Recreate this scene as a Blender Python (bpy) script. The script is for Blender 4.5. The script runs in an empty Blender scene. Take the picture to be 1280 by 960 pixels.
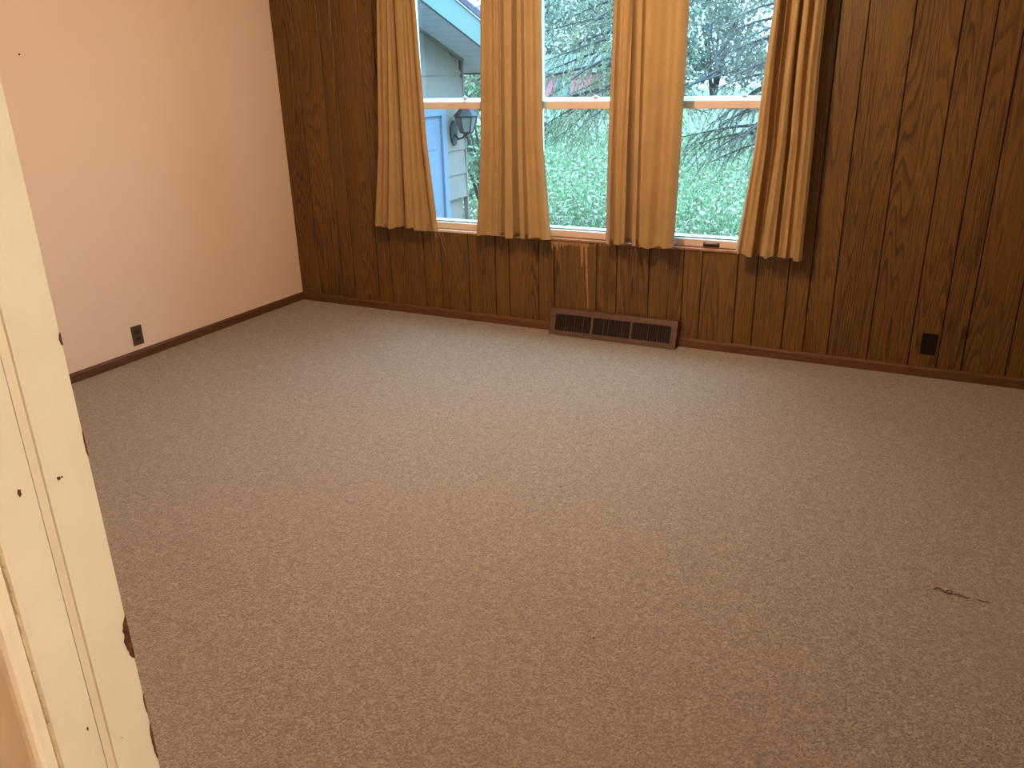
import bpy, bmesh, math, random
import numpy as np
from mathutils import Vector, Matrix

# ------------------------------------------------------------------ camera, sky, exposure
scn = bpy.context.scene
COL = scn.collection
cam_d = bpy.data.cameras.new('camera')
cam_d.sensor_fit = 'HORIZONTAL'
cam_d.sensor_width = 36.0
cam_d.lens = 1016.03 / 1280.0 * 36.0
cam_d.clip_start = 0.02
cam_d.clip_end = 300
cam = bpy.data.objects.new('camera', cam_d)
COL.objects.link(cam)
CAM = Vector((4.0348, -4.5122, 1.53))
right = Vector((0.89330527, 0.44892654, -0.02169474))
down = Vector((0.1425758, -0.32882264, -0.93356725))
fwd = Vector((-0.42623684, 0.8308674, -0.35774505))
m = Matrix.Identity(4)
for i in range(3):
    m[i][0] = right[i]; m[i][1] = -down[i]; m[i][2] = -fwd[i]; m[i][3] = CAM[i]
cam.matrix_world = m
scn.camera = cam

scn.view_settings.view_transform = 'Standard'
scn.view_settings.look = 'None'
scn.view_settings.gamma = 1.0
scn.view_settings.exposure = 0.0
scn.view_settings.use_curve_mapping = False

world = bpy.data.worlds.new('overcast_sky')
scn.world = world
world.use_nodes = True
wt = world.node_tree
wt.nodes.clear()
wo = wt.nodes.new('ShaderNodeOutputWorld')
wb = wt.nodes.new('ShaderNodeBackground')
wtc = wt.nodes.new('ShaderNodeTexCoord')
wsx = wt.nodes.new('ShaderNodeSeparateXYZ')
# a standard overcast sky: the zenith three times as bright as the horizon, (1 + 2 sin h) / 3
wcl = wt.nodes.new('ShaderNodeMath'); wcl.operation = 'MAXIMUM'; wcl.inputs[1].default_value = 0.0
wma = wt.nodes.new('ShaderNodeMath'); wma.operation = 'MULTIPLY_ADD'
ZENITH = 24.0
wma.inputs[1].default_value = ZENITH * 2 / 3; wma.inputs[2].default_value = ZENITH / 3
wt.links.new(wtc.outputs['Generated'], wsx.inputs[0])
wt.links.new(wsx.outputs['Z'], wcl.inputs[0])
wt.links.new(wcl.outputs[0], wma.inputs[0])
wb.inputs[0].default_value = (.31, .67, 1.0, 1)
wt.links.new(wma.outputs[0], wb.inputs[1])
wt.links.new(wb.outputs[0], wo.inputs[0])

ROOM_LAMP = 110.0        # watts, the ceiling lamp of the room
HALL_LAMP = 62.0        # watts, the lamp of the hall the camera stands in
WARM = (1.0, 0.80, 0.545)
HALLC = (.92, .98, .86)

random.seed(4)
RNG = np.random.default_rng(11)

# ------------------------------------------------------------------ helpers
class MB:
    """collects simple shapes and links them as ONE mesh object"""
    def __init__(self):
        self.v = []; self.f = []
    def add(self, vs, fs):
        n = len(self.v)
        self.v += [tuple(p) for p in vs]
        self.f += [tuple(i + n for i in q) for q in fs]
        return self
    def box(self, a, b):
        x0, y0, z0 = [min(a[i], b[i]) for i in range(3)]
        x1, y1, z1 = [max(a[i], b[i]) for i in range(3)]
        return self.add([(x0, y0, z0), (x1, y0, z0), (x1, y1, z0), (x0, y1, z0),
                         (x0, y0, z1), (x1, y0, z1), (x1, y1, z1), (x0, y1, z1)],
                        [(0, 3, 2, 1), (4, 5, 6, 7), (0, 1, 5, 4), (1, 2, 6, 5), (2, 3, 7, 6), (3, 0, 4, 7)])
    def extrude(self, prof, p0, p1, u, v):
        """a closed 2D profile swept from p0 to p1, its axes u and v"""
        p0, p1, u, v = Vector(p0), Vector(p1), Vector(u), Vector(v)
        n = len(prof)
        vs = [p0 + u * a + v * b for a, b in prof] + [p1 + u * a + v * b for a, b in prof]
        fs = [(i, (i + 1) % n, n + (i + 1) % n, n + i) for i in range(n)]
        fs += [tuple(range(n))[::-1], tuple(range(n, 2 * n))]
        return self.add(vs, fs)
    def tube(self, pts, rads, seg=8, caps=True):
        pts = [Vector(p) for p in pts]
        if not hasattr(rads, '__len__'): rads = [rads] * len(pts)
        vs = []; fs = []
        for i, p in enumerate(pts):
            t = (pts[min(i + 1, len(pts) - 1)] - pts[max(i - 1, 0)]).normalized()
            a = t.orthogonal() if abs(t.z) > .9 else t.cross(Vector((0, 0, 1)))
            if abs(t.z) > .9: a = t.cross(Vector((1, 0, 0)))
            a.normalize(); b = t.cross(a)
            for k in range(seg):
                th = 2 * math.pi * k / seg
                vs.append(p + (a * math.cos(th) + b * math.sin(th)) * rads[i])
        for i in range(len(pts) - 1):
            for k in range(seg):
                fs.append((i * seg + k, i * seg + (k + 1) % seg, (i + 1) * seg + (k + 1) % seg, (i + 1) * seg + k))
        if caps:
            fs.append(tuple(range(seg))[::-1])
            fs.append(tuple(range((len(pts) - 1) * seg, len(pts) * seg)))
        return self.add(vs, fs)
    def lathe(self, prof, c=(0, 0, 0), seg=20):
        vs = []; fs = []
        for r, z in prof:
            for k in range(seg):
                th = 2 * math.pi * k / seg
                vs.append((c[0] + r * math.cos(th), c[1] + r * math.sin(th), c[2] + z))
        for i in range(len(prof) - 1):
            for k in range(seg):
                fs.append((i * seg + k, i * seg + (k + 1) % seg, (i + 1) * seg + (k + 1) % seg, (i + 1) * seg + k))
        fs.append(tuple(range(seg))[::-1]); fs.append(tuple(range((len(prof) - 1) * seg, len(prof) * seg)))
        return self.add(vs, fs)
    def build(self, name, mat, parent=None, smooth=False, bevel=0.0, recalc=True):
        me = bpy.data.meshes.new(name)
        me.from_pydata(self.v, [], self.f)
        if recalc:
            bm = bmesh.new(); bm.from_mesh(me)
            bmesh.ops.recalc_face_normals(bm, faces=bm.faces)
            bm.to_mesh(me); bm.free()
        if smooth:
            for p in me.polygons: p.use_smooth = True
        me.materials.append(mat)
        o = bpy.data.objects.new(name, me)
        COL.objects.link(o)
        if parent is not None:
            o.parent = parent
            if parent.parent is None:       # a part; a sub-part's parent already stands at the world's origin
                o.matrix_parent_inverse = Matrix.Translation(-Vector(parent.location))
        if bevel:
            b = o.modifiers.new('bevel', 'BEVEL'); b.width = bevel; b.segments = 2; b.limit_method = 'ANGLE'
        return o

def big_mesh(name, verts, faces_n, mat, parent=None, k=3):
    """verts (n,3) with consecutive faces of k corners each, fast"""
    me = bpy.data.meshes.new(name)
    nf = len(verts) // k
    me.vertices.add(len(verts)); me.vertices.foreach_set('co', np.asarray(verts, np.float32).ravel())
    me.loops.add(nf * k); me.loops.foreach_set('vertex_index', np.arange(nf * k, dtype=np.int32))
    me.polygons.add(nf)
    me.polygons.foreach_set('loop_start', np.arange(0, nf * k, k, dtype=np.int32))
    me.polygons.foreach_set('loop_total', np.full(nf, k, dtype=np.int32))
    me.update(calc_edges=True)
    me.materials.append(mat)
    o = bpy.data.objects.new(name, me); COL.objects.link(o)
    if parent is not None:
        o.parent = parent
        o.matrix_parent_inverse = Matrix.Translation(-Vector(parent.location))
    return o

def empty(name, loc=(0, 0, 0)):
    o = bpy.data.objects.new(name, None); COL.objects.link(o)
    o.location = loc; o.empty_display_size = .1
    return o
def tag(o, label=None, cat=None, group=None, kind=None):
    if label: o['label'] = label
    if cat: o['category'] = cat
    if group: o['group'] = group
    if kind: o['kind'] = kind
    return o

# ------------------------------------------------------------------ materials
class NT:
    def __init__(self, name):
        self.m = bpy.data.materials.new(name); self.m.use_nodes = True
        self.t = self.m.node_tree; self.t.nodes.clear()
        self.out = self.n('ShaderNodeOutputMaterial')
        self.b = self.n('ShaderNodeBsdfPrincipled')
        self.l(self.b.outputs[0], self.out.inputs[0])
    def n(self, ty, **kw):
        x = self.t.nodes.new(ty)
        for k, v in kw.items(): setattr(x, k, v)
        return x
    def l(self, a, b): self.t.links.new(a, b)
    def pos(self, scale=(1, 1, 1), obj=False):
        g = self.n('ShaderNodeTexCoord')
        mp = self.n('ShaderNodeMapping'); mp.inputs['Scale'].default_value = scale
        self.l(g.outputs['Object'], mp.inputs[0])
        return mp.outputs[0]
    def noise(self, vec, scale, detail=3, rough=.55, dist=0):
        x = self.n('ShaderNodeTexNoise'); x.inputs['Scale'].default_value = scale
        x.inputs['Detail'].default_value = detail; x.inputs['Roughness'].default_value = rough
        x.inputs['Distortion'].default_value = dist
        if vec is not None: self.l(vec, x.inputs['Vector'])
        return x.outputs['Fac']
    def math(self, op, a, b=None):
        x = self.n('ShaderNodeMath', operation=op)
        for i, q in enumerate((a, b)):
            if q is None: continue
            if isinstance(q, (int, float)): x.inputs[i].default_value = q
            else: self.l(q, x.inputs[i])
        return x.outputs[0]
    def ramp(self, fac, stops):
        x = self.n('ShaderNodeValToRGB'); cr = x.color_ramp
        while len(cr.elements) < len(stops): cr.elements.new(.5)
        for e, (p, c) in zip(cr.elements, stops):
            e.position = p; e.color = (*c, 1) if len(c) == 3 else c
        self.l(fac, x.inputs[0]); return x.outputs[0]
    def mix(self, fac, a, b, mode='MIX'):
        x = self.n('ShaderNodeMix', data_type='RGBA', blend_type=mode)
        for s, q in ((0, fac), (6, a), (7, b)):
            if isinstance(q, (int, float)): x.inputs[s].default_value = q
            elif isinstance(q, tuple): x.inputs[s].default_value = (*q, 1)
            else: self.l(q, x.inputs[s])
        return x.outputs[2]
    def bump(self, h, strength=.3, dist=.002):
        x = self.n('ShaderNodeBump'); x.inputs['Strength'].default_value = strength
        x.inputs['Distance'].default_value = dist
        self.l(h, x.inputs['Height']); self.l(x.outputs[0], self.b.inputs['Normal'])
    def color(self, c):
        if isinstance(c, tuple): self.b.inputs['Base Color'].default_value = (*c, 1)
        else: self.l(c, self.b.inputs['Base Color'])
    def set(self, rough=.6, spec=.4, metal=0.0):
        self.b.inputs['Roughness'].default_value = rough
        self.b.inputs['Specular IOR Level'].default_value = spec
        self.b.inputs['Metallic'].default_value = metal
        return self.m

def plain(name, c, rough=.6, spec=.4, metal=0.0, var=.12, scale=8):
    t = NT(name); f = t.noise(t.pos(), scale, 4)
    lo = tuple(x * (1 - var) for x in c); hi = tuple(min(1, x * (1 + var)) for x in c)
    t.color(t.ramp(f, [(.3, lo), (.7, hi)]))
    return t.set(rough, spec, metal)

def oak(name, base, dark, light, horizontal=False):
    """plain sawn oak print: contour lines of a stretched noise field, pores and tone drift"""
    t = NT(name)
    g = t.n('ShaderNodeTexCoord'); oi = t.n('ShaderNodeObjectInfo')
    sep = t.n('ShaderNodeSeparateXYZ'); t.l(g.outputs['Object'], sep.inputs[0])
    off = t.math('MULTIPLY', oi.outputs['Random'], 37.0)
    a, b = ('Z', 'X') if not horizontal else ('X', 'Z')
    def vec(sa, sb):
        c = t.n('ShaderNodeCombineXYZ')
        t.l(t.math('MULTIPLY', sep.outputs[b], sb), c.inputs[0])
        t.l(off, c.inputs[1])
        t.l(t.math('MULTIPLY', sep.outputs[a], sa), c.inputs[2]); return c.outputs[0]
    field = t.noise(vec(.42, 8.5), 1.0, 1.0, .4)
    wob = t.noise(vec(4.0, 45.0), 1.0, 2.0, .5)
    ph = t.math('ADD', t.math('MULTIPLY', field, 27.0), t.math('MULTIPLY', wob, 1.0))
    ring = t.math('FRACT', ph)
    ringc = t.ramp(ring, [(0.0, (0, 0, 0)), (.45, (.15, .15, .15)), (.80, (1, 1, 1)), (.92, (.9, .9, .9)), (1.0, (0, 0, 0))])
    pores = t.noise(vec(9.0, 330.0), 1.0, 2.0, .6)
    tone = t.noise(vec(.7, 5.0), 1.0, 2.0, .5)
    c = t.mix(t.math('MULTIPLY', ringc, .88), base, dark)
    c = t.mix(t.ramp(pores, [(.48, (0, 0, 0)), (.66, (.7, .7, .7))]), c, dark)
    c = t.mix(t.ramp(pores, [(.28, (.45, .45, .45)), (.42, (0, 0, 0))]), c, light)
    c = t.mix(t.ramp(tone, [(.35, (0, 0, 0)), (.7, (.35, .35, .35))]), c, light)
    t.color(c); t.bump(pores, .12, .001)
    return t.set(.42, .35)

M = {}
M['plank'] = oak('oak_paneling', (.160, .072, .0115), (.038, .0135, .003), (.24, .114, .023))
M['base'] = oak('stained_baseboard', (.135, .052, .018), (.07, .026, .009), (.19, .08, .028), True)
M['groove'] = plain('dark_groove', (.018, .008, .003), .8)
M['stool'] = plain('red_brown_stained_trim', (.30, .115, .045), .5, var=.25, scale=30)

def wall_paint():
    t = NT('peach_wall_paint')
    p = t.pos()
    f = t.noise(p, 1.3, 3); g = t.noise(p, 60, 3)
    t.color(t.ramp(f, [(.3, (.89, .625, .470)), (.7, (.91, .67, .490))]))
    t.bump(g, .06, .002)
    return t.set(.62, .3)
M['wall'] = wall_paint()
M['ceiling'] = plain('white_ceiling', (.78, .72, .64), .8)

def carpet():
    t = NT('beige_carpet')
    p = t.pos()
    v = t.n('ShaderNodeTexVoronoi'); v.inputs['Scale'].default_value = 210; t.l(p, v.inputs['Vector'])
    col = t.n('ShaderNodeSeparateColor'); t.l(v.outputs['Color'], col.inputs[0])
    big = t.noise(p, 1.1, 3); mid = t.noise(p, 34, 4, .7)
    c = t.ramp(col.outputs[0], [(0.0, (.196, .127, .086)), (.45, (.312, .220, .155)), (1.0, (.458, .335, .241))])
    c = t.mix(t.ramp(big, [(.35, (0, 0, 0)), (.7, (.25, .25, .25))]), c, (.345, .222, .150))
    c = t.mix(t.ramp(mid, [(.35, (.45, .45, .45)), (.6, (0, 0, 0))]), c, (.20, .13, .09))
    t.color(c)
    h = t.math('SUBTRACT', 1.0, t.math('MULTIPLY', v.outputs['Distance'], 1.4))
    t.bump(h, .55, .004)
    m_ = t.set(.95, .1)
    t.b.inputs['Sheen Weight'].default_value = .2
    t.b.inputs['Sheen Roughness'].default_value = .6
    return m_
M['carpet'] = carpet()

def cream():
    t = NT('old_cream_paint')
    p = t.pos()
    f = t.noise(p, 9, 4); g = t.noise(p, 120, 4)
    t.color(t.ramp(f, [(.3, (.80, .725, .565)), (.7, (.86, .795, .635))]))
    t.bump(t.math('ADD', f, t.math('MULTIPLY', g, .15)), .15, .003)
    return t.set(.38, .45)
M['cream'] = cream()
M['strip'] = plain('pinkish_cream_strip', (.80, .69, .53), .45, var=.04)
M['chip'] = plain('bare_brown_wood', (.105, .04, .014), .8, var=.5, scale=120)
M['caulk'] = plain('old_caulk', (.50, .42, .28), .7, var=.25, scale=60)

def curtain_cloth():
    t = NT('mustard_drapery')
    p = t.pos()
    w = t.noise(t.pos((900, 900, 60)), 1.0, 2); f = t.noise(p, 7, 3)
    c = t.ramp(f, [(.3, (.385, .222, .088)), (.7, (.435, .257, .105))])
    c = t.mix(t.math('MULTIPLY', w, .3), c, (.29, .155, .058))
    t.color(c); t.bump(w, .1, .0006)
    m_ = t.set(.85, .12)
    t.b.inputs['Sheen Weight'].default_value = .15
    return m_
M['curtain'] = curtain_cloth()
M['lining'] = plain('curtain_hem_cloth', (.46, .23, .07), .9)

M['white'] = plain('white_window_frame', (.80, .80, .78), .45, var=.05)
M['alu'] = plain('white_aluminium', (.80, .87, .95), .35, .5, var=.03)
M['grey'] = plain('grey_window_track', (.42, .44, .46), .5, var=.1)
M['pink'] = plain('peach_painted_rail', (.72, .475, .36), .5, var=.05)
M['darkline'] = plain('dark_gasket', (.07, .07, .07), .7)

def glass():
    m_ = bpy.data.materials.new('window_glass'); m_.use_nodes = True
    t = m_.node_tree; t.nodes.clear()
    o = t.nodes.new('ShaderNodeOutputMaterial'); mx = t.nodes.new('ShaderNodeMixShader')
    tr = t.nodes.new('ShaderNodeBsdfTransparent'); gl = t.nodes.new('ShaderNodeBsdfGlossy')
    fr = t.nodes.new('ShaderNodeFresnel'); ge = t.nodes.new('ShaderNodeNewGeometry')
    io = t.nodes.new('ShaderNodeMath'); io.operation = 'MULTIPLY_ADD'      # leaving the pane: the inverse index
    io.inputs[1].default_value = 1 / 1.45 - 1.45; io.inputs[2].default_value = 1.45
    t.links.new(ge.outputs['Backfacing'], io.inputs[0]); t.links.new(io.outputs[0], fr.inputs[0])
    tr.inputs[0].default_value = (.93, .97, .96, 1); gl.inputs['Roughness'].default_value = .02
    t.links.new(fr.outputs[0], mx.inputs[0]); t.links.new(tr.outputs[0], mx.inputs[1])
    t.links.new(gl.outputs[0], mx.inputs[2]); t.links.new(mx.outputs[0], o.inputs[0])
    return m_
M['glass'] = glass()
M['register'] = plain('brown_register_metal', (.125, .062, .040), .42, .5, .3, var=.2, scale=25)
M['register_dark'] = plain('dark_register_louvers', (.038, .020, .012), .55, .4, .2)
M['worn'] = plain('worn_louver_edge', (.085, .055, .03), .5)
M['black'] = plain('black_void', (.006, .005, .004), .9)
M['outlet_brown'] = plain('brown_bakelite', (.085, .047, .026), .38, .5)
M['outlet_dark'] = plain('dark_brown_bakelite', (.010, .005, .004), .6, .2)
M['latch'] = plain('bronze_latch', (.10, .045, .02), .4, .5, .5)
M['thread'] = plain('dark_thread', (.10, .05, .028), .9)
M['fluff'] = plain('pale_fluff', (.62, .50, .40), .9)
M['rod'] = plain('white_rod_metal', (.75, .70, .6), .4, .5, .3)

def emit(name, c, s):
    m_ = bpy.data.materials.new(name); m_.use_nodes = True
    t = m_.node_tree; t.nodes.clear()
    o = t.nodes.new('ShaderNodeOutputMaterial'); e = t.nodes.new('ShaderNodeEmission')
    e.inputs[0].default_value = (*c, 1); e.inputs[1].default_value = s
    t.links.new(e.outputs[0], o.inputs[0]); return m_

M['siding'] = plain('beige_siding', (0.1788, 0.1108, 0.0890), .7, var=.06)
M['soffit'] = plain('white_soffit', (.50, .45, .50), .7, var=.06)
M['fascia'] = plain('pale_blue_white_trim', (0.1085, 0.1270, 0.1186), .6, var=.05)
M['doorpaint'] = plain('pale_blue_door', (0.1342, 0.1324, 0.1729), .5, var=.04)
M['shingle'] = plain('grey_purple_shingles', (0.0701, 0.0457, 0.0644), .9, var=.3, scale=40)
M['lantern'] = plain('black_lantern_metal', (0.0228, 0.0171, 0.0176), .5, .5, .2)
M['lantern_glass'] = plain('smoky_lantern_glass', (0.1277, 0.1085, 0.0987), .15, .5)
M['bark'] = plain('spruce_bark', (0.0348, 0.0224, 0.0226), .9, var=.4, scale=30)
M['barebark'] = plain('bare_branch_bark', (0.0348, 0.0296, 0.0318), .9, var=.3)
M['red'] = plain('red_barn_boards', (0.3908, 0.0918, 0.1038), .8, var=.25, scale=6)
M['paleroof'] = plain('pale_barn_roof', (0.0715, 0.0564, 0.0494), .8)

def leafy(name, stops, scale=14, rough=.8, trans=.25):
    t = NT(name)
    f = t.noise(t.pos(), scale, 3)
    c = t.ramp(f, stops); t.color(c)
    m_ = t.set(rough, .2)
    tl = t.n('ShaderNodeBsdfTranslucent'); t.l(c, tl.inputs[0])
    mx = t.n('ShaderNodeMixShader'); mx.inputs[0].default_value = trans
    t.l(t.b.outputs[0], mx.inputs[1]); t.l(tl.outputs[0], mx.inputs[2]); t.l(mx.outputs[0], t.out.inputs[0])
    return m_
M['needle'] = leafy('blue_green_needles', [(.3, (0.1147, 0.1179, 0.0741)), (.5, (0.2394, 0.2203, 0.1290)), (.72, (0.4404, 0.3458, 0.1852))], 5)
M['needle_dark'] = leafy('dark_needles', [(.3, (0.0804, 0.0717, 0.0581)), (.5, (0.1429, 0.1212, 0.0902)), (.72, (0.2682, 0.2127, 0.1382))], 5)
M['leaf'] = leafy('bright_shrub_leaves', [(.3, (0.0574, 0.0813, 0.0397)), (.5, (0.1277, 0.1462, 0.0789)), (.75, (0.2680, 0.2277, 0.1433))], 9)
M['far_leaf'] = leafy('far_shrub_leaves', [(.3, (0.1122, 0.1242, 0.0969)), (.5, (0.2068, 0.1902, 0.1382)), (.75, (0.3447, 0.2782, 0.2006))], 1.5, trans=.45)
M['autumn'] = leafy('pink_autumn_leaves', [(.3, (0.3219, 0.1212, 0.1105)), (.7, (0.5541, 0.2731, 0.2352))], 3)
M['litter'] = leafy('fallen_leaf_litter', [(.3, (0.1603, 0.0816, 0.0548)), (.5, (0.2670, 0.1580, 0.1142)), (.75, (0.3871, 0.2453, 0.1837))], 11, trans=.1)
M['grass'] = leafy('grass_blades', [(.3, (0.0716, 0.1093, 0.0449)), (.5, (0.1265, 0.1660, 0.0730)), (.75, (0.2024, 0.2145, 0.1158))], 3)
def lawn_m():
    t = NT('lawn_ground'); p = t.pos()
    f = t.noise(p, 9, 6, .75); g = t.noise(p, .45, 3)
    c = t.ramp(f, [(.3, (0.0494, 0.0589, 0.0318)), (.48, (0.1037, 0.1062, 0.0574)), (.62, (0.1480, 0.1314, 0.0795)), (.74, (0.2070, 0.1360, 0.1033))])
    c = t.mix(t.ramp(g, [(.4, (0, 0, 0)), (.65, (0.2054, 0.1743, 0.1589))]), c, (0.1644, 0.1109, 0.0795))
    t.color(c); t.bump(f, .5, .05); return t.set(.9, .15)
M['lawn'] = lawn_m()

# ------------------------------------------------------------------ room shell
RX, RY = 4.95, -3.996       # right wall, front wall (inner face)
HALL_Y, HALL_X0, HALL_X1 = -6.0, 2.2, 5.4
CEIL = 2.40
o = MB().box((-.12, -6.1, -.15), (5.6, .02, 0)).build('floor', M['carpet'])
tag(o, 'beige speckled loop carpet covering the whole room floor', 'floor', kind='structure')
floor = o
tag(MB().box((-.12, -6.1, CEIL), (5.6, .18, CEIL + .1)).build('ceiling', M['ceiling']),
    'plain white ceiling above the room', 'ceiling', kind='structure')
tag(MB().box((-.12, RY, 0), (0, .14, CEIL)).build('wall_left', M['wall']),
    'plain peach painted wall to the left of the wood paneling', 'wall', kind='structure')
wall_left = bpy.data.objects['wall_left']
nh = MB().lathe([(.0045, 0), (.0045, .002)], seg=10).build('nail_hole', M['black'], wall_left)
nh.rotation_euler = (0, math.pi / 2, 0); nh.location = (0.0, -1.79, 1.664)
tag(MB().box((RX, RY, 0), (RX + .12, .14, CEIL)).build('wall_right', M['plank']),
    'dark wood wall at the right end of the room', 'wall', kind='structure')

# front wall with the cased opening the picture is taken through
JX, JX1 = CAM.x - .80, CAM.x + .36      # faces of the left and right jamb
JY0, JY1 = CAM.y + .403, CAM.y + .516   # hall side, room side
HEAD = 2.05
fw = MB()
fw.box((-.12, JY0, 0), (JX - .02, JY1, CEIL)); fw.box((JX1 + .02, JY0, 0), (5.6, JY1, CEIL))
fw.box((JX - .02, JY0, HEAD + .02), (JX1 + .02, JY1, CEIL))
tag(fw.build('wall_front', M['wall']), 'peach wall with the doorway the room is seen through', 'wall', kind='structure')
tag(MB().box((HALL_X0 - .1, -6.1, 0), (HALL_X0, JY0, CEIL)).build('wall_hall_left', M['wall']), 'hall wall left of the viewer', 'wall', kind='structure')
tag(MB().box((HALL_X1, -6.1, 0), (HALL_X1 + .1, JY0, CEIL)).build('wall_hall_right', M['wall']), 'hall wall right of the viewer', 'wall', kind='structure')
tag(MB().box((HALL_X0, -6.1, 0), (HALL_X1, -6.0, CEIL)).build('wall_hall_back', M['wall']), 'hall wall behind the viewer', 'wall', kind='structure')

# doorway lining
door = empty('door_1', ((JX + JX1) / 2, JY1, 0))
tag(door, 'old cream painted door frame with chipped edges in the left foreground', 'door frame', kind='structure')
jl = JY1 - JY0
def jy(frac): return JY0 + jl * frac
# the jamb face has a routed strip: profile in (y, x) swept up
ga, gb = jy(.425), jy(.525)
prof = [(JY0, -.02), (JY0, 0), (ga - .001, 0), (ga, -.006), (gb, -.006), (gb + .001, 0), (JY1, 0), (JY1, -.02)]
jamb = MB().extrude([(b, a) for a, b in prof], (JX, 0, 0), (JX, 0, HEAD), (1, 0, 0), (0, 1, 0)).build('jamb', M['cream'], door)
MB().box((JX1, JY0, 0), (JX1 + .02, JY1, HEAD)).build('jamb', M['cream'], door)
MB().box((JX - .02, JY0, HEAD), (JX1 + .02, JY1, HEAD + .02)).build('head_jamb', M['cream'], door)
MB().box((JX - .006, ga + .0006, 0), (JX - .0010, gb - .0006, HEAD)).build('stop_strip', M['strip'], door, bevel=.0008)
# hall side casing: bullnose edge, cove, flat
cas = [(-.010, 0), (-.010, -.012), (-.012, -.0165), (-.018, -.019), (-.028, -.019), (-.032, -.0175),
       (-.036, -.012), (-.044, -.0095), (-.066, -.0105), (-.070, -.013), (-.076, -.013), (-.076, 0)]
cas[-3:] = [(-.130, -.011), (-.140, -.008), (-.140, 0)]
casing = MB().extrude(cas, (JX, JY0, 0), (JX, JY0, HEAD + .02), (1, 0, 0), (0, 1, 0)).build('casing', M['cream'], door)
MB().extrude([(-a, b) for a, b in cas], (JX1, JY0, 0), (JX1, JY0, HEAD + .02), (1, 0, 0), (0, 1, 0)).build('casing', M['cream'], door)
MB().box((JX - .140, JY0, HEAD + .021), (JX1 + .140, JY0 - .014, HEAD + .08)).build('head_casing', M['cream'], door)
# room side casing (hidden behind the jamb from here)
MB().box((JX - .080, JY1, 0), (JX - .026, JY1 + .012, HEAD)).build('casing', M['cream'], door)
MB().box((JX1 + .026, JY1, 0), (JX1 + .075, JY1 + .012, HEAD)).build('casing', M['cream'], door)
MB().box((JX - .075, JY1, HEAD + .01), (JX1 + .075, JY1 + .012, HEAD + .075)).build('head_casing', M['cream'], door)
# cracked caulk line where the casing meets the jamb
ck = MB(); zz = .3
while zz < HEAD - .02:
    h = random.uniform(.015, .05); w = random.uniform(.003, .0085)
    ck.add([(JX - .010, JY0 - .0012, zz), (JX - .010 + w, JY0 - .0018, zz + h * .2), (JX - .010 + w * random.uniform(.6, 1), JY0 - .0018, zz + h), (JX - .010, JY0 - .0012, zz + h),
            (JX - .010, JY0, zz), (JX - .010 + w, JY0, zz + h * .2), (JX - .010 + w * .8, JY0, zz + h), (JX - .010, JY0, zz + h)],
           [(0, 1, 2, 3), (0, 4, 5, 1), (1, 5, 6, 2), (2, 6, 7, 3)])
    zz += h
tag(ck.build('caulk_line', M['caulk'], door), kind='stuff')

def chip(z0, z1, depth, seed, y1=None, n=14):
    """ragged patch of bare wood along the far edge of the jamb"""
    r = random.Random(seed); y1 = JY1 if y1 is None else y1
    vs = []; fs = []
    for i in range(n + 1):
        s = i / n; z = z0 + (z1 - z0) * s
        w = depth * (math.sin(math.pi * s) ** .6) * r.uniform(.75, 1.1) + .0004
        vs += [(JX + .0006, y1 - w, z), (JX + .0006, y1 + .0008, z), (JX - .006, y1 + .0008, z)]
    for i in range(n):
        a = 3 * i
        fs += [(a, a + 1, a + 4, a + 3), (a + 1, a + 2, a + 5, a + 4)]
    return MB().add(vs, fs).build('paint_chip', M['chip'], door, recalc=False)
def jamb_point(px, py):
    d = fwd + right * ((px - 640) / 1016.03) + down * ((py - 480) / 1016.03)
    return CAM + d * ((JX - CAM.x) / d.x)
JP = {}
chip(.862, .925, .0085, 1)
chip(.776, .806, .0016, 2)
chip(.700, .758, .0030, 3)
chip(1.270, 1.284, .0022, 4)
chip(1.14, 1.17, .0010, 5)
def dent(y, z, ry, rz, mat=M['chip']):
    vs = [(JX + .0007, y, z)]; n = 10
    for k in range(n):
        a = 2 * math.pi * k / n; q = random.uniform(.7, 1.15)
        vs.append((JX + .0007, y + ry * q * math.cos(a), z + rz * q * math.sin(a)))
    MB().add(vs, [(0, 1 + k, 1 + (k + 1) % n) for k in range(n)]).build('paint_chip', mat, door, recalc=False)
for px, py, ry, rz in ((73, 598, .0020, .0025), (77, 596, .0012, .0015), (24, 616, .0022, .0048), (109, 911, .0014, .0028), (152, 922, .0008, .0012)):
    p = jamb_point(px, py); dent(p.y, p.z, ry, rz)

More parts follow.
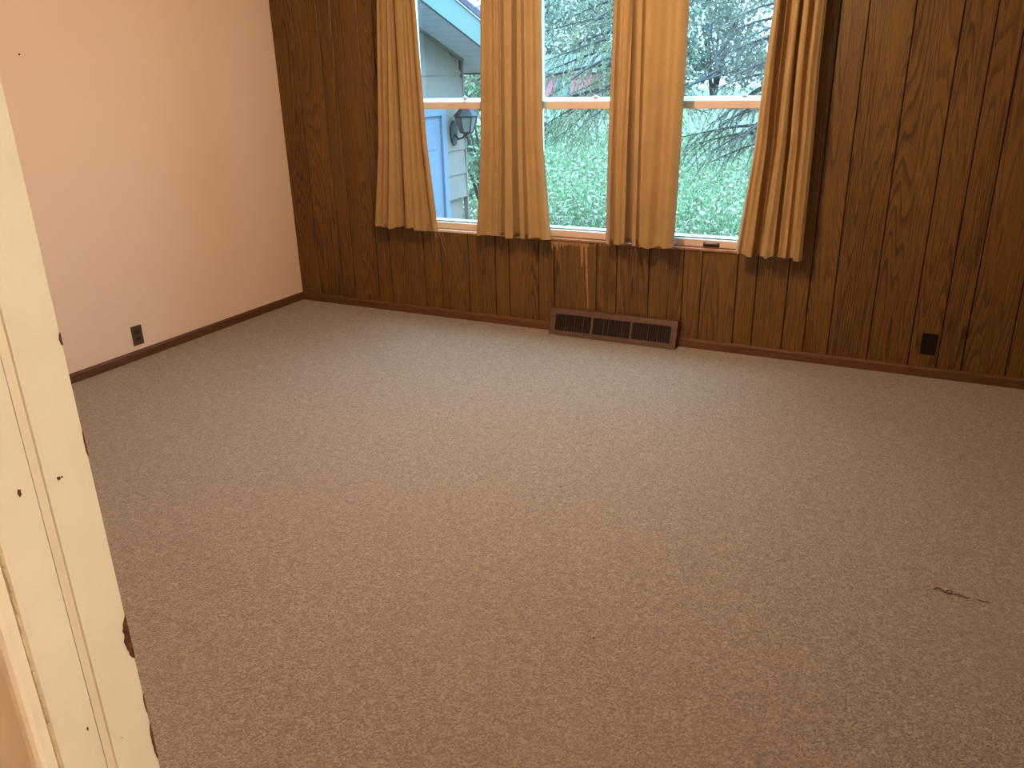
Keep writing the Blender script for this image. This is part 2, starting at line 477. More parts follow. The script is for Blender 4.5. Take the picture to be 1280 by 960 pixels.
# ------------------------------------------------------------------ paneled back wall
WX0, WX1, WZ0, WZ1 = 1.02, 3.42, .570, 2.08
wb_ = MB()
wb_.box((0, .006, 0), (WX0, .14, CEIL)); wb_.box((WX1, .006, 0), (RX, .14, CEIL))
wb_.box((WX0, .006, 0), (WX1, .14, WZ0)); wb_.box((WX0, .006, WZ1), (WX1, .14, CEIL))
wall_back = wb_.build('wall_back', M['groove'])
tag(wall_back, 'dark oak grooved wood paneling on the window wall', 'wall', kind='structure')
GR = [0, .182, .385, .494, .700, .811, 1.086, 1.219, 1.424, 1.621, 1.72, 1.925, 2.032, 2.308, 2.436, 2.635,
      2.837, 2.943, 3.142, 3.248, 3.414, 3.528, 3.656, 3.856, 4.055, 4.190, 4.303, 4.499, 4.66, 4.79, RX]
GW = .0028
def plank(x0, x1, z0, z1, mbx):
    c = .0018
    x0 += GW; x1 -= GW
    mbx.add([(x0, .008, z0), (x1, .008, z0), (x1, .008, z1), (x0, .008, z1),
             (x0, c, z0), (x1, c, z0), (x1, c, z1), (x0, c, z1),
             (x0 + c, 0, z0), (x1 - c, 0, z0), (x1 - c, 0, z1), (x0 + c, 0, z1)],
            [(0, 1, 5, 4), (1, 2, 6, 5), (2, 3, 7, 6), (3, 0, 4, 7), (4, 5, 9, 8), (5, 6, 10, 9), (6, 7, 11, 10), (7, 4, 8, 11), (8, 9, 10, 11)])
for a, b in zip(GR[:-1], GR[1:]):
    q = MB()
    if b <= WX0 or a >= WX1:
        plank(a, b, .0, CEIL, q)
    else:
        plank(a, b, .0, WZ0, q); plank(a, b, WZ1, CEIL, q)
        if a < WX0: plank(a, WX0 + GW, WZ0, WZ1, q)
        if b > WX1: plank(WX1 - GW, b, WZ0, WZ1, q)
    q.build('plank', M['plank'], wall_back)
# runs of old varnish under the middle window and pale streaks under the left one
r = random.Random(8)
M['run'] = plain('pale_varnish_runs', (.34, .165, .064), .45, var=.25, scale=60)
M['scratch'] = plain('pale_scratches', (.30, .17, .07), .6)
RUN = [0]
def run(x, z0, z1, w, lean=0.0, name='varnish_run'):
    RUN[0] += 1; yo = -.0006 - .0001 * RUN[0]
    n = 6; vs = []; fs = []
    for i in range(n + 1):
        s = i / n; ww = w * (1 - .75 * s) * r.uniform(.8, 1.2)
        xx = x + lean * s
        vs += [(xx - ww / 2, yo, z0 + (z1 - z0) * s), (xx + ww / 2, yo, z0 + (z1 - z0) * s)]
    for i in range(n): fs.append((2 * i, 2 * i + 1, 2 * i + 3, 2 * i + 2))
    ob = MB().add(vs, fs).build(name, M['run' if name == 'varnish_run' else 'scratch'], wall_back)
for k in range(15):
    run(2.02 + k * .0165 + r.uniform(-.004, .004), .570, .570 - r.uniform(.02, .065), .022)
run(2.215, .57, .42, .026); run(2.238, .57, .165, .019, .020)
for k in range(4): run(2.30 + .03 * k, .57, .557, .018)
run(1.215, .570, .40, .007, .05, 'scratch'); run(1.236, .570, .47, .005, .03, 'scratch'); run(1.19, .560, .53, .016, 0, 'scratch')

# baseboards
bp = [(0, 0), (-.013, 0), (-.013, .042), (-.010, .050), (-.005, .054), (0, .054)]
bb = empty('baseboard_back', (2.4, 0, 0)); tag(bb, 'stained wood baseboard under the paneling', 'baseboard', kind='structure')
MB().extrude(bp, (0, 0, 0), (4.0496, 0, 0), (0, 1, 0), (0, 0, 1)).build('board', M['base'], bb)
MB().extrude(bp, (4.0510, 0, 0), (RX, 0, 0), (0, 1, 0), (0, 0, 1)).build('board', M['base'], bb)
def along_y(name, x, s, y0, y1, label):
    ob = MB().extrude([(-a * s, b) for a, b in bp], (x, y0, 0), (x, y1, 0), (1, 0, 0), (0, 0, 1)).build(name, M['base_y'])
    tag(ob, label, 'baseboard', kind='structure'); return ob
def oak_y():
    t = NT('stained_baseboard_side'); f = t.noise(t.pos((40, 3, 120)), 1.0, 3)
    t.color(t.ramp(f, [(.3, (.085, .030, .010)), (.7, (.155, .060, .020))])); return t.set(.42, .35)
M['base_y'] = oak_y()
along_y('baseboard_left', 0, 1, RY, -.013, 'stained wood baseboard along the peach left wall')
along_y('baseboard_right', RX, -1, RY, -.013, 'stained wood baseboard along the right wall')

# ------------------------------------------------------------------ windows
def window(n, x0, label):
    x1 = x0 + .72
    w = empty('window_%d' % n, ((x0 + x1) / 2, .0, WZ0)); tag(w, label, 'window', kind='structure')
    f = MB()
    zb = .588
    f.box((x0, -.002, zb - .018), (x0 + .035, .14, WZ1)); f.box((x1 - .035, -.002, zb - .018), (x1, .14, WZ1))
    f.box((x0 + .035, -.002, WZ1 - .04), (x1 - .035, .14, WZ1)); f.box((x0 + .035, .045, WZ0), (x1 - .035, .14, .5995))
    f.box((x0 + .036, .0755, .5997), (x1 - .036, .150, .634))
    f.build('frame', M['white'], w)
    zm0, zm1 = 1.328, 1.390       # meeting rail
    gx0, gx1 = x0 + .055, x1 - .055
    # lower sash (inside) and upper sash (outside)
    s = MB()
    s.box((x0 + .035, .045, .600), (gx0, .075, zm1 - .012)); s.box((gx1, .045, .600), (x1 - .035, .075, zm1 - .012))
    s.extrude([(.0505, .6305), (.056, .634), (.075, .634), (.075, .600), (.0505, .600)], (gx0, 0, 0), (gx1, 0, 0), (0, 1, 0), (0, 0, 1))
    lo = s.build('lower_sash', M['alu'], w, bevel=.0015)
    MB().box((gx0, .0520, .6342), (gx1, .0590, .6385)).build('gasket', M['darkline'], lo)
    MB().box((x0 + .09, .030, .590), (x1 - .09, .050, .630)).build('bottom_rail', M['pink'], lo, bevel=.002)
    MB().box((x0 + .0355, .0302, .590), (x0 + .09, .0498, .630)).build('rail_end', M['grey'], lo)
    MB().box((x1 - .09, .0302, .590), (x1 - .0355, .0498, .630)).build('rail_end', M['grey'], lo)
    s = MB()
    s.box((x0 + .035, .080, zm0 - .01), (gx0, .110, WZ1 - .04)); s.box((gx1, .080, zm0 - .01), (x1 - .035, .110, WZ1 - .04))
    s.box((gx0, .080, WZ1 - .07), (gx1, .110, WZ1 - .04)); s.box((gx0, .080, zm0 + .012), (gx1, .110, zm1 - .006))
    up = s.build('upper_sash', M['alu'], w, bevel=.0015)
    mr = MB().extrude([(.034, zm1 - .022), (.066, zm1), (.0795, zm1), (.0795, zm1 - .022)], (gx0, 0, 0), (gx1, 0, 0), (0, 1, 0), (0, 0, 1)).build('meeting_rail', M['alu'], lo)
    MB().box((x0 + .098, .034, zm0), (x1 - .098, .060, zm1 - .0225)).build('meeting_rail_face', M['pink'], lo, bevel=.003)
    MB().box((gx0, .036, zm0 + .002), (x0 + .098, .058, zm1 - .0225)).build('rail_end', M['grey'], lo)
    MB().box((x1 - .098, .036, zm0 + .002), (gx1, .058, zm1 - .0225)).build('rail_end', M['grey'], lo)
    MB().box((gx0 - .004, .061, .6345), (gx1 + .004, .064, zm1 - .02)).build('pane', M['glass'], lo)
    MB().box((gx0 - .004, .094, zm0 + .02), (gx1 + .004, .097, WZ1 - .06)).build('pane', M['glass'], up)
    # sash lock on the meeting rail
    lk = MB().box(((x0 + x1) / 2 + .02, .044, zm1), ((x0 + x1) / 2 + .05, .066, zm1 + .006))
    lk.lathe([(.009, .006), (.009, .010), (.004, .013)], ((x0 + x1) / 2 + .035, .055, zm1), 10)
    lk.build('sash_lock', M['white'], lo)
    return w, lo
W1, L1 = window(1, 1.02, 'left sash window showing the house wing and lantern outside')
W2, L2 = window(2, 1.87, 'middle sash window showing spruce branches and the lawn')
W3, L3 = window(3, 2.70, 'right sash window with a bronze sash lift on its bottom rail')
# bronze sash lift on the right window
sl = MB()
sl.box((2.935, .026, .594), (3.025, .030, .616))
sl.tube([(2.945, .026, .604), (2.950, .014, .608), (2.965, .010, .612), (2.995, .010, .612), (3.010, .014, .608), (3.015, .026, .604)], .0065, 8)
tag(sl.build('sash_lift', M['latch'], L3, smooth=True), 'bronze sash lift')
# mullions, jamb ends, stool
tr = empty('trim_1', (2.23, 0, WZ0)); tag(tr, 'painted posts between the three sash windows', 'trim', kind='structure')
MB().box((1.74, -.002, WZ0), (1.87, .14, WZ1)).build('mullion', M['white'], tr)
MB().box((2.59, -.002, WZ0), (2.70, .14, WZ1)).build('mullion', M['white'], tr)
tag(MB().box((1.80, -.010, .572), (3.42, .044, .587)).build('trim_2', M['stool'], bevel=.003),
    'red brown stained ledge under the middle and right windows', 'trim', kind='structure')
tag(MB().box((1.02, -.004, .572), (1.799, .044, .587)).build('trim_3', M['pink'], bevel=.003),
    'pale worn ledge under the left window', 'trim', kind='structure')

# ------------------------------------------------------------------ curtains
ROD_Z = 2.17
def curtain(label, Lp, Rp, folds, seed, hem=.608, wide=()):
    """Lp, Rp: (z, x) outlines from hem to heading; folds: (u at top, u at hem, half width, depth)"""
    r = random.Random(seed); NU, NV = 190, 46
    Lz = np.array(Lp); Rz = np.array(Rp)
    vs = []; fs = []
    ph = [r.uniform(0, 6.28) for _ in range(6)]
    ztop = ROD_Z + .06
    for j in range(NV + 1):
        s = j / NV
        z0 = hem + (ztop - hem) * s
        xl = np.interp(z0, Lz[:, 0], Lz[:, 1]); xr = np.interp(z0, Rz[:, 0], Rz[:, 1])
        amp = 1.0 - .25 * s
        for i in range(NU + 1):
            u = i / NU
            d = .010 * math.sin(2 * math.pi * (2.6 * u) + ph[0] + .5 * s) + .006 * math.sin(2 * math.pi * 5.3 * u + ph[1] - .8 * s)
            dx = 0.0
            for ut, uh, w, dep in folds:
                uc = uh + (ut - uh) * s + .008 * math.sin(3.1 * s + uh * 17)
                q = (u - uc) / w
                d += dep * math.exp(-q * q)
                dx += .30 * dep * q * math.exp(-q * q)      # cloth bulges over the valley
            # curl back at the side edges
            e = min(u, 1 - u)
            d += .018 * math.exp(-(e / .03) ** 2)
            y = -.125 + d * amp
            z = z0
            if j == 0: z = hem + .006 * math.sin(6.3 * 1.7 * u + ph[2]) + .004 * math.sin(6.3 * 4.1 * u + ph[3])
            x = xl + (xr - xl) * u + dx * amp * (1 if .02 < u < .98 else 0)
            vs.append((x, min(y, -.022 - .060 * min(1, max(0, (z - 1.9) / .22))), z))
    for j in range(NV):
        for i in range(NU):
            a = j * (NU + 1) + i
            fs.append((a, a + 1, a + NU + 2, a + NU + 1))
    xc = (Lz[0, 1] + Rz[0, 1]) / 2
    root = empty('curtain', (xc, -.1, hem))
    tag(root, label, 'curtain')
    ob = MB().add(vs, fs).build('drape', M['curtain'], root, smooth=True, recalc=False)
    so = ob.modifiers.new('cloth', 'SOLIDIFY'); so.thickness = .0022; so.offset = 0
    # stitched bottom hem: a slightly proud second layer
    hv = []; hf = []; HN = 4
    for j in range(HN + 1):
        t_ = j / HN * 1.55
        j0 = int(t_); fr = t_ - j0
        for i in range(NU + 1):
            p = Vector(vs[j0 * (NU + 1) + i]).lerp(Vector(vs[(j0 + 1) * (NU + 1) + i]), fr)
            hv.append((p.x, p.y - .0022 if j < HN else p.y - .0012, p.z))
    for j in range(HN):
        for i in range(NU):
            a = j * (NU + 1) + i
            hf.append((a, a + 1, a + NU + 2, a + NU + 1))
    MB().add(hv, hf).build('hem', M['curtain'], root, smooth=True, recalc=False)
    n = 5
    for k in range(n):
        u = (k + .5) / n
        xx = np.interp(ROD_Z, Lz[:, 0], Lz[:, 1]) * (1 - u) + np.interp(ROD_Z, Rz[:, 0], Rz[:, 1]) * u
        MB().tube([(xx, -.118, ROD_Z - .03), (xx, -.105, ROD_Z + .005), (xx, -.088, ROD_Z + .021), (xx, -.066, ROD_Z + .005)], .0018, 6).build('drapery_hook', M['rod'], root)
    return root
curtain('mustard gold curtain panel furthest left, beside the dark paneling',
        [(.60, .779), (1.124, .858), (1.95, .930), (2.2, .945)], [(.60, 1.283), (1.13, 1.235), (1.936, 1.208), (2.2, 1.20)],
        [(.27, .22, .022, .040), (.46, .46, .026, .058), (.64, .62, .035, .030), (.86, .86, .03, .032), (.10, .09, .03, .022)], 3, hem=.604)
curtain('mustard gold curtain panel between the left and middle windows',
        [(.60, 1.561), (1.136, 1.611), (1.913, 1.641), (2.2, 1.65)], [(.60, 2.053), (1.143, 2.009), (1.893, 2.001), (2.2, 2.0)],
        [(.15, .16, .05, .040), (.38, .375, .020, .062), (.585, .56, .024, .085), (.72, .70, .022, .050), (.86, .83, .05, .020), (.27, .27, .03, .02)], 5, hem=.596)
curtain('mustard gold curtain panel between the middle and right windows, with a broad flat right half',
        [(.60, 2.398), (1.149, 2.403), (1.871, 2.422), (2.2, 2.43)], [(.60, 2.805), (1.156, 2.817), (1.85, 2.823), (2.2, 2.825)],
        [(.11, .14, .034, .060), (.27, .355, .026, .085), (.42, .50, .018, .050), (.72, .73, .075, .030), (.25, .26, .02, .015)], 7, hem=.598)
curtain('mustard gold curtain panel furthest right, flaring towards the wood wall',
        [(.60, 3.143), (1.162, 3.200), (1.317, 3.206), (1.827, 3.236), (2.2, 3.25)], [(.60, 3.486), (1.167, 3.483), (1.536, 3.473), (1.815, 3.475), (2.2, 3.475)],
        [(.15, .33, .03, .070), (.30, .40, .04, .045), (.51, .63, .018, .070), (.73, .82, .035, .052), (.03, .10, .03, .015)], 9, hem=.590)
rod = empty('curtain_rod', (2.2, -.066, ROD_Z)); tag(rod, 'white traverse rod above the windows carrying the curtains', 'curtain rod')
MB().box((.75, -.070, ROD_Z - .004), (3.65, -.048, ROD_Z + .016)).build('rail', M['rod'], rod)
for x in (.78, 2.2, 3.62):
    MB().box((x - .012, -.048, ROD_Z - .006), (x + .012, .0, ROD_Z + .02)).build('bracket', M['rod'], rod)

# ------------------------------------------------------------------ floor register
reg = empty('baseboard_register', (2.432, -.05, 0)); tag(reg, 'brown metal baseboard heating register standing on the carpet under the middle window', 'register')
RX0, RX1 = 2.032, 2.834
YB, YT, ZT = -.088, -.040, .158
def face(x, s, off=0.0):
    """a point on the slanting front: s 0 at the floor, 1 at the top; off outwards"""
    n = Vector((0, -ZT, -(YT - YB))).normalized(); n = Vector((0, -ZT, (YT - YB))).normalized()
    return Vector((x, YB + (YT - YB) * s, ZT * s)) + n * off
def slab(mb, x0, x1, s0, s1, o0, o1):
    a = [face(x0, s0, o0), face(x1, s0, o0), face(x1, s1, o0), face(x0, s1, o0), face(x0, s0, o1), face(x1, s0, o1), face(x1, s1, o1), face(x0, s1, o1)]
    mb.add(a, [(0, 3, 2, 1), (4, 5, 6, 7), (0, 1, 5, 4), (1, 2, 6, 5), (2, 3, 7, 6), (3, 0, 4, 7)])
f = MB()
b0, b1 = .19, .80
slab(f, RX0, RX1, .02, b0, -.006, .002); slab(f, RX0, RX1, b1, 1.0, -.006, .002)
slab(f, RX0, RX0 + .035, b0, b1, -.006, .002); slab(f, RX1 - .035, RX1, b0, b1, -.006, .002)
f.build('frame', M['register'], reg, bevel=.0012)
f = MB()
f.add([face(RX0, .98, 0), face(RX1, .98, 0), (RX1, -.014, ZT + .002), (RX0, -.014, ZT + .002), face(RX0, .94, -.004), face(RX1, .94, -.004), (RX1, -.014, ZT - .004), (RX0, -.014, ZT - .004)],
      [(0, 1, 2, 3), (4, 7, 6, 5), (0, 4, 5, 1), (1, 5, 6, 2), (2, 6, 7, 3), (3, 7, 4, 0)])
f.build('top_lip', M['register'], reg)
for x in (RX0, RX1 - .004):
    e = MB(); pr = [face(0, .0), face(0, 1.0), Vector((0, -.014, ZT)), Vector((0, -.014, 0))]
    e.add([(x, p.y, p.z) for p in pr] + [(x + .004, p.y, p.z) for p in pr], [(0, 1, 2, 3), (7, 6, 5, 4), (0, 4, 5, 1), (1, 5, 6, 2), (2, 6, 7, 3), (3, 7, 4, 0)])
    e.build('end_cap', M['register'], reg)
bw = (RX1 - RX0 - .07 - 2 * .014) / 3
for k in range(3):
    xa = RX0 + .035 + k * (bw + .014); xb = xa + bw
    g = MB()
    nb = 16
    for i in range(nb):       # upright louvers
        x = xa + (i + .5) * bw / nb
        slab(g, x - .0014, x + .0014, b0, b1, -.016, -.005)
    for i in range(9):        # cross wires
        s = b0 + (i + .5) * (b1 - b0) / 9
        slab(g, xa, xb, s - .011, s + .011, -.0065, -.0035)
    g.build('grille', M['register_dark'], reg)
    for i in ((2, 4, 6) if k == 0 else (2, 3, 6) if k == 1 else (3, 5)):
        x = xa + (i + .3) * bw / 8
        wv = MB(); slab(wv, x - .0018, x + .0018, b0, b1, -.0035, -.0015)
        wv.build('damper_rod', M['worn'], reg)
    bk = MB(); slab(bk, xa, xb, b0, b1, -.022, -.018); bk.build('damper', M['black'], reg)
    if k < 2:
        mm = MB(); slab(mm, xb, xb + .014, b0, b1, -.006, .002); mm.build('divider', M['register'], reg)

# ------------------------------------------------------------------ power outlets
def outlet(loc, rotz, mat, dark, w, h, label):
    """built facing -y at the origin, then turned and moved"""
    t = empty('power_outlet', loc); t.rotation_euler = (0, 0, rotz)
    tag(t, label, 'outlet')
    def part(mb, name, m_, par=None, bevel=0):
        ob = mb.build(name, m_, None, bevel=bevel); ob.parent = par or t; return ob
    part(MB().box((-w / 2, -.006, -h / 2), (w / 2, 0, h / 2)), 'cover_plate', mat, bevel=.0025)
    for s in (-1, 1):
        pr = []
        for k in range(24):
            a = 2 * math.pi * k / 24
            pr.append((.0172 * math.cos(a), max(-.0125, min(.0125, .0172 * math.sin(a)))))
        rc = part(MB().extrude(pr, (0, -.0055, s * h * .17), (0, -.0085, s * h * .17), (1, 0, 0), (0, 0, 1)), 'socket', dark)
        sk = MB()
        for q, hh in ((-.0065, .0045), (.0065, .0038)):
            sk.box((q - .0011, -.0088, s * h * .17 - hh + .003), (q + .0011, -.0084, s * h * .17 + hh + .003))
        sk.extrude([(.0024 * math.cos(a * .785), .0024 * math.sin(a * .785) - .0075) for a in range(8)], (0, -.0084, s * h * .17), (0, -.0088, s * h * .17), (1, 0, 0), (0, 0, 1))
        part(sk, 'slots', M['black'], rc)
    sc = MB().extrude([(.003 * math.cos(a * .628), .003 * math.sin(a * .628)) for a in range(10)], (0, -.006, 0), (0, -.0078, 0), (1, 0, 0), (0, 0, 1))
    part(sc, 'screw', mat)
    return t
outlet((0, -1.446, .141), math.pi / 2, M['outlet_brown'], plain('darker_socket', (.045, .026, .016), .4), .072, .115, 'brown power outlet low on the peach left wall')
outlet((4.139, 0, .178), 0, M['outlet_dark'], M['outlet_dark'], .072, .112, 'almost black power outlet low on the wood paneling at right')

# ------------------------------------------------------------------ carpet snag
def curl(name, pts, rad, mat):
    return MB().tube(pts, rad, 5).build(name, mat, floor, smooth=True)
r = random.Random(3)
sx, sy = 4.262, -2.036
R_, F_ = Vector((.894, .449, 0)), Vector((-.449, .894, 0))
def fl(a, b, z): return Vector((sx, sy, z)) + R_ * (a * 1.15) + F_ * (b * 1.7)
curl('loose_thread', [fl(-.032, .012, .001), fl(-.024, .015, .003), fl(-.016, .014, .004), fl(-.010, .004, .003), fl(-.004, -.003, .004), fl(.003, -.006, .006), fl(.007, 0, .008), fl(.002, .006, .007), fl(-.004, .003, .005)], .0018, M['thread'])
curl('loose_thread', [fl(.005, .006, .006), fl(.011, .004, .004), fl(.018, -.004, .002), fl(.029, -.010, .002), fl(.037, -.016, .0015), fl(.046, -.014, .001)], .0014, M['thread'])
curl('loose_thread', [fl(.060, -.020, .0012), fl(.070, -.026, .0016), fl(.084, -.028, .0012)], .0012, M['thread'])
curl('fluff', [fl(-.002, .012, .002), fl(.001, .009, .007), fl(.010, -.004, .006), fl(.013, -.003, .003)], .0022, M['fluff'])
for (x, y) in ((2.12, -1.23), (2.9, -1.9), (1.3, -1.6), (3.35, -2.7)):
    MB().lathe([(.0015, 0), (.004, .002), (.002, .004)], (x, y, 0), 7).build('crumb', M['thread'], floor)

# ------------------------------------------------------------------ lamps (out of the picture, where such lamps hang)
def ceiling_lamp(x, y, watts, rad, label, colr, drop=0.0):
    t = empty('ceiling_light', (x, y, CEIL)); tag(t, label, 'lamp')
    MB().lathe([(.15, 0), (.15, -.02), (.14, -.03)], (x, y, CEIL), 32).build('base', M['rod'], t, smooth=True)
    if drop: MB().tube([(x, y, CEIL - .03), (x, y, CEIL - drop - .03)], .006, 8).build('cord', M['rod'], t)
    pr = [(.135 * math.cos(a * math.pi / 16), -.03 - .055 * math.sin(a * math.pi / 16)) for a in range(8)]
    MB().lathe(pr, (x, y, CEIL - drop), 32).build('shade', emit('warm_lamp_glow', colr, 1.5), t, smooth=True)
    d = bpy.data.lights.new('bulb', 'POINT'); d.energy = watts; d.color = colr; d.shadow_soft_size = rad
    l = bpy.data.objects.new('bulb', d); COL.objects.link(l); l.location = (x, y, CEIL - .16 - drop)
ceiling_lamp(2.6, -1.70, ROOM_LAMP, .06, 'round ceiling light in the middle of the room', WARM)
ceiling_lamp(5.1, -4.38, HALL_LAMP, .06, 'round ceiling light in the hall beside the doorway', HALLC, .40)
# light portal in the window opening so that the sky is sampled through it
d = bpy.data.lights.new('window_portal', 'AREA'); d.shape = 'RECTANGLE'; d.size = 2.5; d.size_y = 1.5
d.cycles.is_portal = True
l = bpy.data.objects.new('window_portal', d); COL.objects.link(l)
l.location = (2.23, .20, 1.32); l.rotation_euler = (-math.pi / 2, 0, 0)

# ------------------------------------------------------------------ outside: the ground
def gz(x, y):
    return -.82 + 1.0 * np.clip((np.asarray(y, float) - 6) / 34, 0, 1) ** 1.1 + .03 * np.sin(np.asarray(x) * .7) * np.cos(np.asarray(y) * .5)
xs = np.linspace(-45, 25, 71); ys = np.linspace(.18, 60, 61)
vs = [(x, y, float(gz(x, y))) for y in ys for x in xs]
fs = [(j * 71 + i, j * 71 + i + 1, (j + 1) * 71 + i + 1, (j + 1) * 71 + i) for j in range(60) for i in range(70)]
lawn = MB().add(vs, fs).build('lawn', M['lawn'], smooth=True)
tag(lawn, 'sunlit green lawn behind the house, strewn with leaves', 'lawn', kind='structure')
lawn['label'] = 'green lawn outside the windows, strewn with fallen leaves'
tag(MB().box((-.12, .14, -1.0), (RX + .6, .18, .575)).build('wall_outside', M['siding']), 'outside face of the wall under the windows', 'wall', kind='structure')

def scatter_sector(n, ymin, ymax):
    """random points on the lawn that the windows can look onto, spread a little wider"""
    y = ymin + (ymax - ymin) * RNG.random(n) ** 1.6
    t = (y + 4.5)
    x0 = 4.03 - t * .70 - .5; x1 = 4.03 - t * .12 + .8
    x = x0 + (x1 - x0) * RNG.random(n)
    return x, y, gz(x, y)
n = 60000
x, y, z = scatter_sector(n, 3.5, 22)
keep = ~((x < -.55) & (y < 3.7)); x, y, z = x[keep], y[keep], z[keep]; n = len(x)
h = RNG.uniform(.04, .10, n); w = RNG.uniform(.006, .016, n) * (1 + .06 * y); a = RNG.uniform(0, 6.28, n)
lean = RNG.normal(0, .03, (n, 2))
V = np.empty((n, 3, 3))
V[:, 0] = np.stack([x - w * np.cos(a), y - w * np.sin(a), z - .005], 1)
V[:, 1] = np.stack([x + w * np.cos(a), y + w * np.sin(a), z - .005], 1)
V[:, 2] = np.stack([x + lean[:, 0], y + lean[:, 1], z + h], 1)
tag(big_mesh('grass', V.reshape(-1, 3), n, M['grass']), 'short bright green grass of the lawn', 'grass', kind='stuff')
n = 10000
x, y, z = scatter_sector(n, 3.5, 24)
keep = ~((x < -.55) & (y < 3.7)); x, y, z = x[keep], y[keep], z[keep]; n = len(x)
a = RNG.uniform(0, 6.28, n); L = RNG.uniform(.022, .046, n) * (1 + .02 * y); tl = RNG.normal(0, .5, (n, 2))
V = np.empty((n, 4, 3))
for k, (p, q) in enumerate(((-1, 0), (0, -.55), (1, 0), (0, .55))):
    dx = L * (p * np.cos(a) - q * np.sin(a)); dy = L * (p * np.sin(a) + q * np.cos(a))
    V[:, k] = np.stack([x + dx, y + dy, z + .055 + dx * tl[:, 0] * .6 + dy * tl[:, 1] * .6], 1)
tag(big_mesh('fallen_leaves', V.reshape(-1, 3), n, M['litter'], k=4), 'pale fallen leaves scattered over the lawn', 'leaves', kind='stuff')

# ------------------------------------------------------------------ outside: the house wing at left
hw = empty('house_wing', (-.6, 2.0, -.82)); tag(hw, 'beige sided house wing with white eave and pale blue door outside the left window', 'house')
XW = -.60; YC = 3.505
def rake(y): return 1.94 - .342 * (y - 2.75)
MB().add([(-4, .2, -.85), (-4, YC - .03, -.85), (-4, YC - .03, rake(YC) - .02), (-4, .4, rake(.4)), (-4, .2, rake(.4)),
          (XW - .03, .2, -.85), (XW - .03, YC - .03, -.85), (XW - .03, YC - .03, rake(YC) - .02), (XW - .03, .4, rake(.4)), (XW - .03, .2, rake(.4))],
         [(0, 1, 2, 3, 4), (9, 8, 7, 6, 5), (0, 5, 6, 1), (1, 6, 7, 2), (2, 7, 8, 3), (3, 8, 9, 4), (4, 9, 5, 0)]).build('wall', M['siding'], hw)
DY0, DY1, DZ = 2.16, 3.03, 1.13     # door opening
zc = 1.52
ex = .2535
k = -5
while True:
    z0 = zc - .0 + ex * (k); z0 = zc + ex * k; z1 = z0 + ex
    k += 1
    if z0 < -.85 + 0: 
        if z1 < -.8: continue
    y_end = YC
    if z0 > rake(.4): break
    def board(ya, yb):
        zt = z1 + .012
        ya_top, yb_top = ya, yb
        vs = [(XW + .016, ya, z0), (XW + .016, yb, z0), (XW - .028, ya, z0), (XW - .028, yb, z0)]
        # clipped by the rake
        ymax = 2.75 + (1.94 - zt) / .342
        if ymax <= ya: 
            return
        yt = min(yb, ymax)
        vs += [(XW + .002, ya, zt), (XW + .002, yt, zt), (XW - .028, ya, zt), (XW - .028, yt, zt)]
        MB().add(vs, [(0, 1, 5, 4), (2, 6, 7, 3), (0, 2, 3, 1), (4, 5, 7, 6), (0, 4, 6, 2), (1, 3, 7, 5)]).build('siding_board', M['siding'], hw)
    if z0 < DZ + .05:
        board(DY1 + .09, YC)
        board(.25, DY0 - .09)
    else:
        ymx = 2.75 + (1.94 - z0) / .342
        if ymx < .5: break
        board(.25, min(YC, max(ymx, .3)))
    if k > 12: break
# corner boards, door, trim
MB().box((XW - .03, YC, -.85), (XW + .020, YC + .022, rake(YC) - .01)).build('corner_trim', M['siding'], hw)
MB().box((XW - .005, YC - .030, 1.50), (XW + .022, YC - .005, rake(YC) - .01)).build('corner_block', M['shingle'], hw)
dt = MB(); dt.box((XW - .02, DY1, -.82), (XW + .026, DY1 + .09, DZ + .09)); dt.box((XW - .02, DY0 - .09, -.82), (XW + .026, DY0, DZ + .09)); dt.box((XW - .02, DY0, DZ), (XW + .026, DY1, DZ + .09))
dt.build('door_trim', M['doorpaint'], hw, bevel=.004)
dr_ = MB().box((XW - .03, DY0, -.80), (XW - .004, DY1, DZ)).build('door', M['doorpaint'], hw)
for ya, yb in ((DY0 + .11, DY0 + .40), (DY0 + .48, DY1 - .11)):
    for za, zb in ((-.62, .05), (.18, .72), (.80, 1.04)):
        MB().box((XW - .004, ya, za), (XW + .004, yb, zb)).build('door_panel', M['doorpaint'], dr_, bevel=.003)
MB().tube([(XW - .004, DY0 + .08, .18), (XW + .026, DY0 + .08, .18), (XW + .031, DY0 + .08, .18), (XW + .051, DY0 + .08, .18), (XW + .062, DY0 + .08, .18)], [.012, .012, .028, .030, .018], 14).build('door_knob', M['lantern'], dr_)
# sloping soffit of the rake, made of boards
XF = -.18
y0s, y1s = .45, 3.93
sb = .0
y = y0s
while y < y1s:
    ya, yb = y + .010, min(y + .125, y1s)
    xin = XW - .02 if yb < YC else -4.15
    MB().add([(xin, ya, rake(ya)), (XF, ya, rake(ya)), (XF, yb, rake(yb)), (xin, yb, rake(yb)),
              (xin, ya, rake(ya) + .018), (XF, ya, rake(ya) + .018), (XF, yb, rake(yb) + .018), (xin, yb, rake(yb) + .018)],
             [(0, 1, 2, 3), (4, 7, 6, 5), (0, 4, 5, 1), (1, 5, 6, 2), (2, 6, 7, 3), (3, 7, 4, 0)]).build('soffit_board', M['soffit'], hw)
    y += .125
def sloped(name, x0, x1, dz0, dz1, ya, yb, mat):
    return MB().add([(x0, ya, rake(ya) + dz0), (x1, ya, rake(ya) + dz0), (x1, yb, rake(yb) + dz0), (x0, yb, rake(yb) + dz0),
                     (x0, ya, rake(ya) + dz1), (x1, ya, rake(ya) + dz1), (x1, yb, rake(yb) + dz1), (x0, yb, rake(yb) + dz1)],
                    [(0, 3, 2, 1), (4, 5, 6, 7), (0, 1, 5, 4), (1, 2, 6, 5), (2, 3, 7, 6), (3, 0, 4, 7)]).build(name, mat, hw)
